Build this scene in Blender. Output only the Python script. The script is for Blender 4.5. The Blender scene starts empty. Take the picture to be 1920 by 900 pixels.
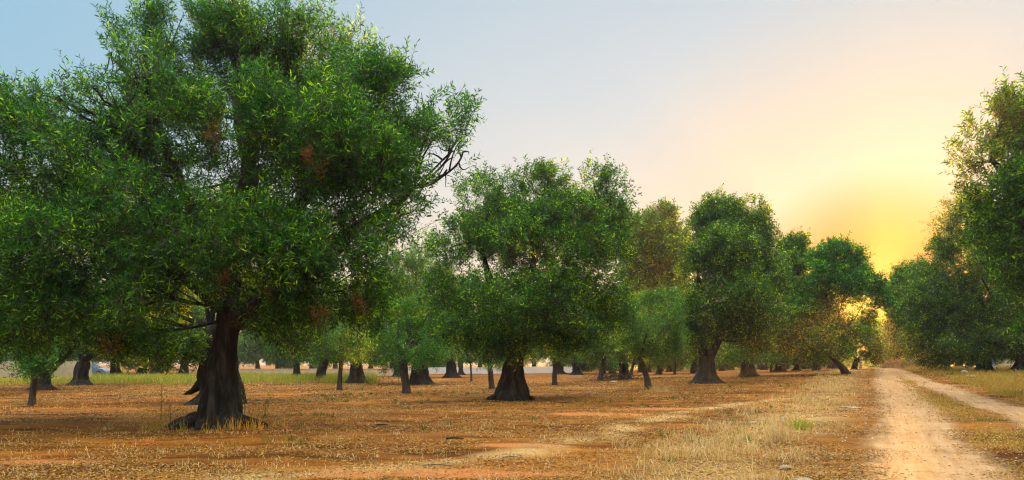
import bpy, math
import numpy as np

SC = bpy.context.scene
COL = SC.collection
R = math.radians
F, HZ, CAM = 1300.0, 684.0, 1.3          # focal length in photo pixels, horizon row, eye height (m)
rng = np.random.default_rng(11)

# ------------------------------------------------------------------ terrain
def sstep(a, b, x):
    t = np.clip((np.asarray(x, float) - a) / (b - a), 0, 1)
    return t * t * (3 - 2 * t)

def _hash(ix, iy, iz, seed):
    h = (ix.astype(np.int64) * 374761393 + iy.astype(np.int64) * 668265263 + iz.astype(np.int64) * 2147483647 + seed * 974711) & 0xffffffff
    h = ((h ^ (h >> 13)) * 1274126177) & 0xffffffff
    h = ((h ^ (h >> 16)) * 2246822519) & 0xffffffff
    return ((h ^ (h >> 15)) & 0xffffff) / float(0xffffff)

def vnoise(p, seed=0):
    p = np.asarray(p, float)
    i = np.floor(p).astype(np.int64); f = p - i
    f = f * f * (3 - 2 * f)
    out = 0
    for dx in (0, 1):
        for dy in (0, 1):
            for dz in (0, 1):
                w = (f[..., 0] if dx else 1 - f[..., 0]) * (f[..., 1] if dy else 1 - f[..., 1]) * (f[..., 2] if dz else 1 - f[..., 2])
                out = out + w * _hash(i[..., 0] + dx, i[..., 1] + dy, i[..., 2] + dz, seed)
    return out

def n2(x, y, s, seed=0):
    p = np.stack([np.asarray(x, float) * s, np.asarray(y, float) * s, np.zeros_like(np.asarray(x, float))], -1)
    return vnoise(p, seed)

def road_s(x, y):                         # metres across the track; the wheel ruts run at s = 0.57 and 3.34
    return np.asarray(x) * 0.8854 - np.asarray(y) * 0.4648 + 0.10 * np.sin(np.asarray(y) * 0.21)

def rut2(x, y):                            # the right rut swings in to meet the left one at the far end
    t = np.asarray(x) * .4648 + np.asarray(y) * .8854
    return np.interp(t, [20, 30, 44, 58, 68], [3.4, 2.75, 2.1, 1.2, .65])

def gz(x, y, micro=True):
    x = np.asarray(x, float); y = np.asarray(y, float)
    d = np.maximum(y, 4.0)
    u = 960 + F * x / d
    a = np.interp(u, [900, 1100, 1300, 1600, 1900, 2600], [0, .18, .52, .95, 1.13, 1.25])
    z = a * (sstep(12, 62, d) - 0.22 * sstep(64, 110, d))
    if micro:
        near = 1 - sstep(25, 60, d)
        s = road_s(x, y)
        rut = np.exp(-((s - .57) / .75) ** 2) + np.exp(-((s - rut2(x, y)) / .7) ** 2)
        z = z + near * (1 - np.clip(rut, 0, 1)) * ((n2(x, y, .6, 3) - .5) * .07 + (n2(x, y, 2.3, 4) - .5) * .035)
        z = z - near * np.clip(rut, 0, 1) * .045
    return z

def ray(u, v, d):
    return np.array([(u - 960) * d / F, d, CAM - (v - HZ) * d / F])

def at(u, b):                             # where the view through photo pixel (u, b) meets the ground
    d = np.geomspace(5, 220, 6000)
    x = (u - 960) * d / F
    v = HZ + (CAM - gz(x, d, False)) * F / d
    k = np.argmax(v <= b) if (v <= b).any() else len(d) - 1
    return np.array([x[k], d[k], float(gz(x[k], d[k], False))])

# ------------------------------------------------------------------ helpers
def link(o, parent=None):
    COL.objects.link(o)
    if parent is not None: o.parent = parent
    return o

def mesh_np(name, V, faces, mats, parent=None, loc=None, midx=None, smooth=False):
    V = np.ascontiguousarray(V, dtype=np.float32)
    me = bpy.data.meshes.new(name)
    if isinstance(faces, np.ndarray): faces = [faces]
    faces = [f for f in faces if len(f)]
    loops = np.concatenate([f.ravel() for f in faces]).astype(np.int32)
    tot = np.concatenate([np.full(len(f), f.shape[1]) for f in faces]).astype(np.int32)
    start = np.concatenate([[0], np.cumsum(tot)[:-1]]).astype(np.int32)
    me.vertices.add(len(V)); me.vertices.foreach_set('co', V.ravel())
    me.loops.add(len(loops)); me.loops.foreach_set('vertex_index', loops)
    me.polygons.add(len(tot)); me.polygons.foreach_set('loop_start', start)
    if midx is not None: me.polygons.foreach_set('material_index', np.ascontiguousarray(midx, dtype=np.int32))
    for m in mats: me.materials.append(m)
    me.update(calc_edges=True)
    me.polygons.foreach_set('use_smooth', np.full(len(tot), smooth))
    o = bpy.data.objects.new(name, me)
    link(o, parent)
    if loc is not None: o.location = loc
    return o

def tag(o, label=None, cat=None, group=None, kind=None):
    if label: o['label'] = label
    if cat: o['category'] = cat
    if group: o['group'] = group
    if kind: o['kind'] = kind
    return o

def empty(name, loc, rz=0.0):
    o = bpy.data.objects.new(name, None); link(o)
    o.location = loc; o.rotation_euler.z = rz; o.empty_display_size = .3
    return o

def copy_tree(root, loc, rz=0, scale=(1, 1, 1)):
    c = root.copy(); link(c)
    for k in ('label', 'group'):
        if k in c: del c[k]
    c.location = loc; c.rotation_euler = (0, 0, rz); c.scale = scale
    for ch in root.children:
        d = ch.copy(); link(d); d.parent = c
    return c

class MB:                                 # collects shapes, links them as one mesh
    def __init__(s): s.V = []; s.Q = []; s.T = []; s.n = 0
    def add(s, V, Q=None, T=None):
        V = np.asarray(V, float).reshape(-1, 3)
        if Q is not None and len(Q): s.Q.append(np.asarray(Q) + s.n)
        if T is not None and len(T): s.T.append(np.asarray(T) + s.n)
        s.V.append(V); s.n += len(V)
    def box(s, c, size, rz=0, taper=1.0):
        x, y, z = np.array(size) / 2
        v = np.array([[-x, -y, -z], [x, -y, -z], [x, y, -z], [-x, y, -z], [-x * taper, -y * taper, z], [x * taper, -y * taper, z], [x * taper, y * taper, z], [-x * taper, y * taper, z]])
        ca, sa = math.cos(rz), math.sin(rz)
        v = v @ np.array([[ca, sa, 0], [-sa, ca, 0], [0, 0, 1]]) + np.array(c)
        s.add(v, [[0, 3, 2, 1], [4, 5, 6, 7], [0, 1, 5, 4], [1, 2, 6, 5], [2, 3, 7, 6], [3, 0, 4, 7]])
    def tube(s, pts, rad, n=7, cap=True):
        pts = np.asarray(pts, float); K = len(pts)
        rad = np.broadcast_to(np.asarray(rad, float), (K,))
        t = np.gradient(pts, axis=0); t /= np.linalg.norm(t, axis=1, keepdims=True) + 1e-9
        ref = np.array([0.31, 0.93, 0.17]); a = np.cross(t, ref); a /= np.linalg.norm(a, axis=1, keepdims=True) + 1e-9
        b = np.cross(t, a)
        th = np.arange(n) * 2 * math.pi / n
        V = pts[:, None] + rad[:, None, None] * (a[:, None] * np.cos(th)[None, :, None] + b[:, None] * np.sin(th)[None, :, None])
        i = np.arange(K - 1)[:, None] * n + np.arange(n)[None]; j = np.arange(K - 1)[:, None] * n + (np.arange(n)[None] + 1) % n
        Q = np.stack([i, j, j + n, i + n], -1).reshape(-1, 4)
        T = []
        if cap:
            T = [[0, k + 1, k] for k in range(1, n - 1)] + [[(K - 1) * n, (K - 1) * n + k, (K - 1) * n + k + 1] for k in range(1, n - 1)]
        s.add(V, Q, T)
    def build(s, name, mat, parent=None, loc=None, smooth=False):
        fs = []
        if s.Q: fs.append(np.concatenate(s.Q))
        if s.T: fs.append(np.concatenate(s.T))
        return mesh_np(name, np.concatenate(s.V), fs, [mat], parent, loc, smooth=smooth)

# ------------------------------------------------------------------ materials
def new_mat(name):
    m = bpy.data.materials.new(name); m.use_nodes = True
    nt = m.node_tree; nt.nodes.clear()
    return m, nt, nt.nodes, nt.links

def N(nt, typ, **kw):
    n = nt.nodes.new(typ)
    for k, v in kw.items(): setattr(n, k, v)
    return n

def ramp(nt, stops, src):
    r = N(nt, 'ShaderNodeValToRGB')
    e = r.color_ramp.elements
    while len(e) < len(stops): e.new(.5)
    for el, (p, c) in zip(e, stops): el.position = p; el.color = (*c, 1)
    nt.links.new(src, r.inputs[0]); return r.outputs[0]

def noise(nt, vec, scale, detail=4, rough=.6, dist=0):
    n = N(nt, 'ShaderNodeTexNoise'); n.inputs['Scale'].default_value = scale; n.inputs['Detail'].default_value = detail
    n.inputs['Roughness'].default_value = rough; n.inputs['Distortion'].default_value = dist
    if vec is not None: nt.links.new(vec, n.inputs['Vector'])
    return n.outputs[0]

def mixc(nt, fac, a, b, mode='MIX'):
    m = N(nt, 'ShaderNodeMix', data_type='RGBA', blend_type=mode)
    for s, v in ((m.inputs[0], fac), (m.inputs[6], a), (m.inputs[7], b)):
        if isinstance(v, (int, float)): s.default_value = v
        elif isinstance(v, tuple): s.default_value = (*v, 1)
        else: nt.links.new(v, s)
    return m.outputs[2]

def math_n(nt, op, a, b=None, clamp=False):
    m = N(nt, 'ShaderNodeMath', operation=op, use_clamp=clamp)
    for s, v in ((m.inputs[0], a), (m.inputs[1], b)):
        if v is None: continue
        if isinstance(v, (int, float)): s.default_value = v
        else: nt.links.new(v, s)
    return m.outputs[0]

def leaf_mat(name, fronts, back, trans, tmix=.35):
    m, nt, nd, lk = new_mat(name)
    geo = N(nt, 'ShaderNodeNewGeometry'); oi = N(nt, 'ShaderNodeObjectInfo')
    pos = N(nt, 'ShaderNodeTexCoord')
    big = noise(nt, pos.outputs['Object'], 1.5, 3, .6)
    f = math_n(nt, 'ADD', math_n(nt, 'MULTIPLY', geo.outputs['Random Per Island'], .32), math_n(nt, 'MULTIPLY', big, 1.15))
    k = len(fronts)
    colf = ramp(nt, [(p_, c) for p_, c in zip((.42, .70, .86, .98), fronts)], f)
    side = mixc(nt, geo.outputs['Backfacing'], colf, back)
    hs = N(nt, 'ShaderNodeHueSaturation')
    lk.new(side, hs.inputs['Color'])
    lk.new(math_n(nt, 'ADD', math_n(nt, 'MULTIPLY', oi.outputs['Random'], .035), .483), hs.inputs['Hue'])
    lk.new(math_n(nt, 'ADD', math_n(nt, 'MULTIPLY', geo.outputs['Random Per Island'], .9), .5), hs.inputs['Value'])
    p = N(nt, 'ShaderNodeBsdfPrincipled'); lk.new(hs.outputs[0], p.inputs['Base Color'])
    p.inputs['Roughness'].default_value = .5; p.inputs['Specular IOR Level'].default_value = .25
    t = N(nt, 'ShaderNodeBsdfTranslucent'); lk.new(mixc(nt, 1.0, hs.outputs[0], trans, 'MULTIPLY'), t.inputs[0])
    x = N(nt, 'ShaderNodeMixShader'); x.inputs[0].default_value = tmix
    lk.new(p.outputs[0], x.inputs[1]); lk.new(t.outputs[0], x.inputs[2])
    o = N(nt, 'ShaderNodeOutputMaterial'); lk.new(x.outputs[0], o.inputs[0])
    return m

def blade_mat(name, cols, tmix=.3, rough=.7):
    m, nt, nd, lk = new_mat(name)
    geo = N(nt, 'ShaderNodeNewGeometry')
    k = len(cols)
    c = ramp(nt, [(i / (k - 1), cc) for i, cc in enumerate(cols)], geo.outputs['Random Per Island'])
    p = N(nt, 'ShaderNodeBsdfPrincipled'); lk.new(c, p.inputs['Base Color']); p.inputs['Roughness'].default_value = rough
    p.inputs['Specular IOR Level'].default_value = .2
    t = N(nt, 'ShaderNodeBsdfTranslucent'); lk.new(c, t.inputs[0])
    x = N(nt, 'ShaderNodeMixShader'); x.inputs[0].default_value = tmix
    lk.new(p.outputs[0], x.inputs[1]); lk.new(t.outputs[0], x.inputs[2])
    o = N(nt, 'ShaderNodeOutputMaterial'); lk.new(x.outputs[0], o.inputs[0])
    return m

def rough_mat(name, cols, scale=4, bump=.3, bscale=18, rough=.9, stretch=(1, 1, 1), spec=.2):
    m, nt, nd, lk = new_mat(name)
    tc = N(nt, 'ShaderNodeTexCoord'); mp = N(nt, 'ShaderNodeMapping'); mp.inputs['Scale'].default_value = stretch
    lk.new(tc.outputs['Object'], mp.inputs[0])
    n = noise(nt, mp.outputs[0], scale, 6, .65, .4)
    k = len(cols)
    c = ramp(nt, [(.3 + .4 * i / (k - 1), cc) for i, cc in enumerate(cols)], n)
    p = N(nt, 'ShaderNodeBsdfPrincipled'); lk.new(c, p.inputs['Base Color']); p.inputs['Roughness'].default_value = rough
    p.inputs['Specular IOR Level'].default_value = spec
    b = N(nt, 'ShaderNodeBump'); b.inputs['Strength'].default_value = bump; b.inputs['Distance'].default_value = .05
    lk.new(noise(nt, mp.outputs[0], bscale, 5, .7), b.inputs['Height']); lk.new(b.outputs[0], p.inputs['Normal'])
    o = N(nt, 'ShaderNodeOutputMaterial'); lk.new(p.outputs[0], o.inputs[0])
    return m

def plain_mat(name, col, rough=.5, metal=0, spec=.5):
    m, nt, nd, lk = new_mat(name)
    p = N(nt, 'ShaderNodeBsdfPrincipled'); p.inputs['Roughness'].default_value = rough; p.inputs['Metallic'].default_value = metal
    tc = N(nt, 'ShaderNodeTexCoord')
    n = noise(nt, tc.outputs['Object'], 3, 4)
    lk.new(mixc(nt, n, tuple(c * .9 for c in col), tuple(min(1, c * 1.1) for c in col)), p.inputs['Base Color'])
    p.inputs['Specular IOR Level'].default_value = spec
    o = N(nt, 'ShaderNodeOutputMaterial'); lk.new(p.outputs[0], o.inputs[0])
    return m

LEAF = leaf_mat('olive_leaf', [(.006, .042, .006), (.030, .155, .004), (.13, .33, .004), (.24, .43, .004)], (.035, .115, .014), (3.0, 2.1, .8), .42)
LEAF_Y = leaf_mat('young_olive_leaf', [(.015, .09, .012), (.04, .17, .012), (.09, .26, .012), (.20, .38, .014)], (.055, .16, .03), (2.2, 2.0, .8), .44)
BROWN = blade_mat('withered_leaf', [(.18, .075, .018), (.32, .16, .04), (.28, .17, .06)])
TWIG = plain_mat('twig_bark', (.09, .07, .05), .9)
BARK = rough_mat('olive_bark', [(.008, .0065, .005), (.032, .027, .021), (.095, .082, .066)], 3.0, .9, 9, .95, (2.2, 2.2, .5))
BARK_G = rough_mat('young_bark', [(.03, .027, .02), (.07, .06, .05), (.13, .115, .095)], 5, .6, 14, .95, (2, 2, .5))
STONE = rough_mat('pale_stone', [(.17, .12, .065), (.32, .245, .15), (.46, .38, .27)], 5, .5, 22)
REDSTONE = rough_mat('dry_stone', [(.16, .09, .05), (.28, .18, .11), (.42, .33, .24)], 2.2, .7, 10)
STRAW = blade_mat('straw', [(.66, .40, .11), (.82, .58, .24), (.48, .27, .06), (.86, .68, .38), (.42, .36, .07)])
GOLD = blade_mat('golden_grass', [(.52, .30, .045), (.62, .38, .06), (.40, .30, .05), (.30, .30, .05)])
GREENG = blade_mat('meadow_grass', [(.22, .34, .02), (.42, .42, .04), (.60, .48, .08), (.15, .30, .02)])
WEED = blade_mat('weed_leaf', [(.06, .13, .015), (.12, .20, .02), (.22, .27, .04)])
LITTER = blade_mat('leaf_litter', [(.10, .035, .005), (.42, .205, .018), (.24, .10, .010), (.56, .36, .13), (.05, .018, .003), (.42, .22, .065), (.36, .20, .012), (.17, .058, .008)], .1, .75)

# ground and track share one soil shader
def soil_mat(name, road):
    m, nt, nd, lk = new_mat(name)
    tc = N(nt, 'ShaderNodeTexCoord'); P0 = tc.outputs['Object']
    mp = N(nt, 'ShaderNodeMapping'); mp.inputs['Scale'].default_value = (.55, 1.5, 1); lk.new(P0, mp.inputs[0])
    streak = noise(nt, mp.outputs[0], 1.6, 8, .72, .3)
    fine = noise(nt, P0, 26, 6, .75)
    grit = noise(nt, P0, 75, 3, .7)
    mp2 = N(nt, 'ShaderNodeMapping'); mp2.inputs['Scale'].default_value = (.22, .8, 1); lk.new(P0, mp2.inputs[0])
    band = noise(nt, mp2.outputs[0], 1.0, 5, .65, .6)
    large = noise(nt, P0, .16, 4, .6, .5)
    soil = ramp(nt, [(.34, (.04, .012, .002)), (.45, (.155, .050, .006)), (.54, (.28, .115, .014)), (.66, (.45, .235, .045))],
                math_n(nt, 'ADD', math_n(nt, 'MULTIPLY', streak, .45), math_n(nt, 'ADD', math_n(nt, 'MULTIPLY', fine, .35), math_n(nt, 'MULTIPLY', grit, .2))))
    soil = mixc(nt, 1.0, soil, ramp(nt, [(.36, (.34, .26, .20)), (.48, (.85, .80, .76)), (.62, (1.3, 1.22, 1.1))], band), 'MULTIPLY')
    soil = mixc(nt, ramp(nt, [(.52, (0, 0, 0)), (.66, (.75, .75, .75))], large), soil, (.42, .16, .035))
    at_r = N(nt, 'ShaderNodeAttribute', attribute_name='red'); at_s = N(nt, 'ShaderNodeAttribute', attribute_name='straw')
    redc = mixc(nt, fine, (.46, .13, .03), (.56, .22, .07))
    soil = mixc(nt, at_r.outputs['Fac'], soil, redc)
    strawc = mixc(nt, fine, (.50, .30, .09), (.68, .48, .22))
    soil = mixc(nt, at_s.outputs['Fac'], soil, strawc)
    if road:
        at_k = N(nt, 'ShaderNodeAttribute', attribute_name='rut')
        edge = noise(nt, P0, 1.7, 8, .78, .6)
        k = math_n(nt, 'ADD', at_k.outputs['Fac'], math_n(nt, 'MULTIPLY', math_n(nt, 'SUBTRACT', edge, .5), 2.2))
        k = ramp(nt, [(.20, (0, 0, 0)), (.85, (1, 1, 1))], k)
        cx = N(nt, 'ShaderNodeCombineXYZ')
        lk.new(math_n(nt, 'MULTIPLY', N(nt, 'ShaderNodeAttribute', attribute_name='across').outputs['Fac'], 7.0), cx.inputs[0])
        lk.new(math_n(nt, 'MULTIPLY', N(nt, 'ShaderNodeAttribute', attribute_name='along').outputs['Fac'], .45), cx.inputs[1])
        tyre = noise(nt, cx.outputs[0], 1.0, 6, .65, .2)
        dustc = ramp(nt, [(.36, (.17, .08, .028)), (.46, (.33, .18, .075)), (.54, (.41, .245, .115)), (.66, (.50, .33, .18))],
                     math_n(nt, 'ADD', math_n(nt, 'MULTIPLY', noise(nt, P0, 1.1, 9, .8, .4), .35), math_n(nt, 'ADD', math_n(nt, 'MULTIPLY', tyre, .35), math_n(nt, 'MULTIPLY', grit, .3))))
        soil = mixc(nt, k, soil, dustc)
    p = N(nt, 'ShaderNodeBsdfPrincipled'); lk.new(soil, p.inputs['Base Color']); p.inputs['Roughness'].default_value = .95
    p.inputs['Specular IOR Level'].default_value = .1
    b = N(nt, 'ShaderNodeBump'); b.inputs['Strength'].default_value = .8; b.inputs['Distance'].default_value = .06
    h = math_n(nt, 'ADD', math_n(nt, 'MULTIPLY', fine, .6), math_n(nt, 'MULTIPLY', streak, .8))
    if road: h = math_n(nt, 'MULTIPLY', h, math_n(nt, 'SUBTRACT', 1.15, k))
    lk.new(h, b.inputs['Height']); lk.new(b.outputs[0], p.inputs['Normal'])
    o = N(nt, 'ShaderNodeOutputMaterial'); lk.new(p.outputs[0], o.inputs[0])
    return m

# ------------------------------------------------------------------ ground, track
SWATH = [at(*q)[:2] for q in ((430, 893), (640, 886), (800, 873), (950, 858), (1080, 830), (1180, 800), (1290, 772), (1400, 757), (1500, 744))]
REDS = [(at(1130, 777), 1.6, .5), (at(1250, 766), 1.4, .45), (at(830, 886), 1.5, .35), (at(690, 893), .9, .25), (at(960, 838), .8, .3), (at(60, 866), 1.0, .3)]
def soil_attrs(x, y):
    red = np.zeros_like(x); straw = np.zeros_like(x)
    wob = (n2(x, y, 1.3, 8) - .5) * 1.2
    for c, rx, ry in REDS:
        q = ((x - c[0]) / rx) ** 2 + ((y - c[1]) / ry) ** 2
        red = np.maximum(red, 1 - sstep(.3, 1.2, q + wob * .8))
    best = np.full_like(x, 9.0)
    for a, b in zip(SWATH[:-1], SWATH[1:]):
        e = b - a; t = np.clip(((x - a[0]) * e[0] + (y - a[1]) * e[1]) / (e @ e), 0, 1)
        best = np.minimum(best, np.hypot(x - a[0] - t * e[0], y - a[1] - t * e[1]))
    straw = np.clip(1 - best / (.45 + .35 * n2(x, y, .9, 5)) + wob * .5, 0, 1) * .85 * np.clip(n2(x, y, 2.6, 15) * 1.8 - .2, 0, 1)
    s = road_s(x, y)
    straw = np.maximum(straw, .5 * np.exp(-((s + 1.7) / .9) ** 2) * n2(x, y, .8, 6) * 1.6)
    return np.clip(red * (1 - straw), 0, 1) * .85, np.clip(straw, 0, 1)

def grid_mesh(name, X, Y, Z, mat, attrs):
    h, w = X.shape
    V = np.stack([X, Y, Z], -1).reshape(-1, 3)
    i = (np.arange(h - 1)[:, None] * w + np.arange(w - 1)[None])
    Q = np.stack([i, i + 1, i + w + 1, i + w], -1).reshape(-1, 4)
    o = mesh_np(name, V, Q, [mat], smooth=True)
    for k, v in attrs.items():
        a = o.data.attributes.new(k, 'FLOAT', 'POINT'); a.data.foreach_set('value', np.ascontiguousarray(v.ravel(), dtype=np.float32))
    return o

gx = np.concatenate([-np.geomspace(900, 40, 40), np.linspace(-38, 48, 560), np.geomspace(50, 900, 40)])
gy = np.concatenate([-np.geomspace(300, 12, 20), np.linspace(-11, 3, 40), np.linspace(3.1, 34, 420), np.linspace(34.3, 70, 160), np.geomspace(71, 1500, 70)])
X, Y = np.meshgrid(gx, gy)
red, straw = soil_attrs(X, Y)
s = road_s(X, Y)
Z = gz(X, Y) - .05 * sstep(-1.4, -.6, s) * (1 - sstep(4.9, 5.6, s)) * (Y < 95) * (Y > -11)
ground = grid_mesh('ground', X, Y, Z, soil_mat('grove_soil', False), {'red': red, 'straw': straw})
tag(ground, 'reddish brown grove soil strewn with straw', 'ground', kind='structure')

ss = np.linspace(-1.5, 5.7, 90); tt = np.concatenate([np.linspace(-6, 45, 420), np.linspace(45.4, 92, 90)])
S_, T_ = np.meshgrid(ss, tt)
Yr = S_ * -.4648 + T_ * .8854; Xr = S_ * .8854 + T_ * .4648 - .113 * np.sin(Yr * .21)
sr = road_s(Xr, Yr)
wl = .45 + .3 * (n2(Xr, Yr, .5, 21) - .5); wr = .34 + .3 * (n2(Xr, Yr, .5, 22) - .5)
rut = np.maximum(1 - sstep(wl, wl + .7, np.abs(sr - .74)), 1 - sstep(wr, wr + .6, np.abs(sr - rut2(Xr, Yr))))
rr, rs = soil_attrs(Xr, Yr)
edge = np.minimum(sstep(-1.5, -1.1, S_), 1 - sstep(5.3, 5.7, S_))
Zr = gz(Xr, Yr) + .004 - .06 * (1 - edge)
road = grid_mesh('dirt_road', Xr, Yr, Zr, soil_mat('track_soil', True), {'red': rr, 'straw': rs, 'rut': rut, 'across': sr, 'along': T_})
tag(road, 'pale rutted farm track with a weedy strip between its wheel ruts', 'dirt road', kind='structure')

# ------------------------------------------------------------------ foliage
def unit(v): return v / (np.linalg.norm(v, axis=-1, keepdims=True) + 1e-9)

def crown_np(lobes, n_twigs, leaf_len, leaf_w, per=13, tw_len=.45, seed=0, cut=.44, nscale=1.1, shoots=.2, sub=8, zgrad=.06):
    """leaves and twigs through the volume of the lobes; lobes = [(center, radii)]; returns V, Q, material index"""
    g = np.random.default_rng(seed)
    C = np.array([l[0] for l in lobes], float); Rr = np.array([l[1] for l in lobes], float)
    c_all = C.mean(0)
    if sub:                                # break each bough into tufts that sit round its outside
        k = len(C); dd = unit(g.normal(size=(k, sub, 3)) + unit(C - c_all)[:, None] * .35)
        C = (C[:, None] + dd * Rr[:, None] * (.35 + .5 * g.random((k, sub, 1)))).reshape(-1, 3)
        Rr = (Rr[:, None] * (.36 + .28 * g.random((k, sub, 1)))).reshape(-1, 3)
    vol = np.prod(Rr, 1) ** .75; vol /= vol.sum()
    m = int(n_twigs * 2.1)
    li = g.choice(len(C), m, p=vol)
    dirs = unit(g.normal(size=(m, 3)))
    rad = (.30 + .70 * g.random(m) ** .55) * (.85 + .35 * g.random(m))
    P = C[li] + dirs * Rr[li] * rad[:, None]
    v = .6 * vnoise(P * nscale, seed) + .4 * vnoise(P * nscale * 2.3, seed + 5)
    zz = (P[:, 2] - c_all[2]) / (np.ptp(P[:, 2]) + .1)
    keep = v > cut + zz * zgrad + (g.random(m) - .5) * .10
    P, dirs, rad, li = P[keep][:n_twigs], dirs[keep][:n_twigs], rad[keep][:n_twigs], li[keep][:n_twigs]
    n = len(P)
    cc = (C * vol[:, None]).sum(0)
    outw = unit(P - cc + np.array([0, 0, .5]))
    up = np.array([0, 0, 1.0])
    lowness = np.clip(-(P - cc)[:, 2] / (Rr[:, 2].max() * 2), 0, 1)[:, None]
    T = unit(.55 * dirs + .5 * outw + .75 * g.normal(size=(n, 3)) * .6 + up * (.5 - .9 * lowness))
    L = tw_len * (.6 + .8 * g.random(n))
    sh = (g.random(n) < shoots) & (rad > .8) & (dirs[:, 2] > -.1)
    L[sh] *= 1.6; T[sh] = unit(T[sh] + up * .7 + dirs[sh] * .4)
    kk = np.arange(per)
    f = (kk[None] + .5 * g.random((n, per))) / per
    bend = (L[:, None] ** 2) * f ** 2 * .25
    base = P[:, None] + T[:, None] * (L[:, None] * f)[..., None] - up * bend[..., None]
    a = unit(np.cross(T, g.normal(size=(n, 3)))); b = np.cross(T, a)
    ang = kk[None] * 2.4 + g.random((n, 1)) * 6.28 + g.normal(size=(n, per)) * .3
    side = a[:, None] * np.cos(ang)[..., None] + b[:, None] * np.sin(ang)[..., None]
    ld = unit(T[:, None] * .6 + side * .9 + g.normal(size=(n, per, 3)) * .18)
    ln = leaf_len * (.65 + .6 * g.random((n, per)))
    wv = unit(np.cross(ld, g.normal(size=(n, per, 3)))) * (leaf_w * (.75 + .5 * g.random((n, per))))[..., None] * .5
    tip = base + ld * ln[..., None]; mid = base + ld * (ln * .45)[..., None]
    V = np.stack([base, mid + wv, tip, mid - wv], 2).reshape(-1, 3)
    Q = np.arange(n * per * 4).reshape(-1, 4)
    # twigs: one thin strip each
    tw = unit(np.cross(T, g.normal(size=(n, 3)))) * .006
    e0 = P - T * (L * .5)[:, None]; e1 = P + T * L[:, None] - up * (L ** 2 * .25)[:, None]
    V2 = np.stack([e0 - tw, e0 + tw, e1 + tw * .4, e1 - tw * .4], 1).reshape(-1, 3)
    Q2 = np.arange(n * 4).reshape(-1, 4) + len(V)
    return np.concatenate([V, V2]), np.concatenate([Q, Q2]), np.concatenate([np.zeros(len(Q)), np.ones(len(Q2))])

def bez(a, b, c, k=9):
    t = np.linspace(0, 1, k)[:, None]
    return (1 - t) ** 2 * a + 2 * t * (1 - t) * b + t * t * c

def smooth_path(pts, rad, k):
    pts = np.asarray(pts, float); rad = np.asarray(rad, float)
    t = np.concatenate([[0], np.cumsum(np.linalg.norm(np.diff(pts, axis=0), axis=1))])
    q = np.linspace(0, t[-1], k)
    P_ = np.stack([np.interp(q, t, pts[:, i]) for i in range(3)], 1); r = np.interp(q, t, rad)
    for _ in range(max(1, k // 14)):
        P_[1:-1] = (P_[:-2] + 2 * P_[1:-1] + P_[2:]) / 4; r[1:-1] = (r[:-2] + 2 * r[1:-1] + r[2:]) / 4
    return P_, r

def trunk_into(mb, pts, rad, seed, nseg=36, nring=46, roots=5, root_amp=.5, gnarl=.16):
    P_, r = smooth_path(pts, rad, nring)
    th = np.arange(nseg) * 2 * math.pi / nseg
    h = P_[:, 2] - P_[0, 2]
    g = np.random.default_rng(seed); ph = g.random(3) * 6.28
    TH = th[None] + h[:, None] * .35
    cyl = np.stack([np.cos(TH) * 1.4, np.sin(TH) * 1.4, np.repeat(h[:, None] * .8, nseg, 1)], -1)
    ridge = vnoise(cyl * 1.9, seed) - .5
    knots = vnoise(cyl * np.array([1.2, 1.2, 2.4]), seed + 1) - .5
    fine = vnoise(cyl * np.array([5, 5, 2.0]), seed + 2) - .5
    w = np.exp(-np.maximum(h - .05, 0) / (.34 * r[0] + .06))[:, None]
    rt = (np.cos(roots * TH * .5 + ph[0]) ** 2) * .7 + (np.cos(roots * .7 * TH + ph[1]) ** 2) * .3
    rr_ = r[:, None] * (1 + gnarl * 2.2 * ridge + gnarl * 1.6 * knots + gnarl * .7 * fine + root_amp * w * (rt - .35))
    V = P_[:, None] + np.stack([np.cos(th)[None] * rr_, np.sin(th)[None] * rr_, np.zeros_like(rr_)], -1)
    K = nring; n = nseg
    i = np.arange(K - 1)[:, None] * n + np.arange(n)[None]; j = np.arange(K - 1)[:, None] * n + (np.arange(n)[None] + 1) % n
    Q = np.stack([i, j, j + n, i + n], -1).reshape(-1, 4)
    T = [[(K - 1) * n, (K - 1) * n + k, (K - 1) * n + k + 1] for k in range(1, n - 1)]
    mb.add(V, Q, T)

def gnarly_tube(mb, pts, rad, seed, n=10, k=18, amp=.18):
    P_, r = smooth_path(pts, rad, k)
    g = np.random.default_rng(seed)
    P_[1:-1] += (vnoise(P_[1:-1, :, None] * np.ones(3) * 1.3 + seed, seed) - .5) * (r[1:-1, None] * .8)
    r = r * (1 + amp * (g.random(k) - .5) * 2)
    mb.tube(P_, r, n)

def branches_into(mb, fork, lobes, seed, r0=.11, subs=4, starts=None):
    g = np.random.default_rng(seed); fork0 = fork
    for c, rd in lobes:
        c = np.asarray(c, float); rd = np.asarray(rd, float)
        fork = fork0
        if starts is not None:
            q = np.linalg.norm(starts - c, axis=1) + np.maximum(starts[:, 2] - c[2] + .2, 0) * 3
            fork = starts[np.argmin(q)]
        mid = fork * .45 + c * .55 + np.array([0, 0, -.12]) * np.linalg.norm(c - fork) + g.normal(size=3) * .25
        pts = bez(fork, mid, c, 9)
        ln = np.linalg.norm(c - fork)
        mb.tube(pts, np.linspace(r0 * min(1, .5 + ln / 6), .022, 9), 6)
        for q in range(subs):
            a = pts[g.integers(4, 9)]; e = c + unit(g.normal(size=3) + np.array([0, 0, .3])) * rd * (.5 + .4 * g.random())
            mb.tube(bez(a, (a + e) / 2 + g.normal(size=3) * .12, e, 5), np.linspace(.022, .006, 5), 4)

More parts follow.
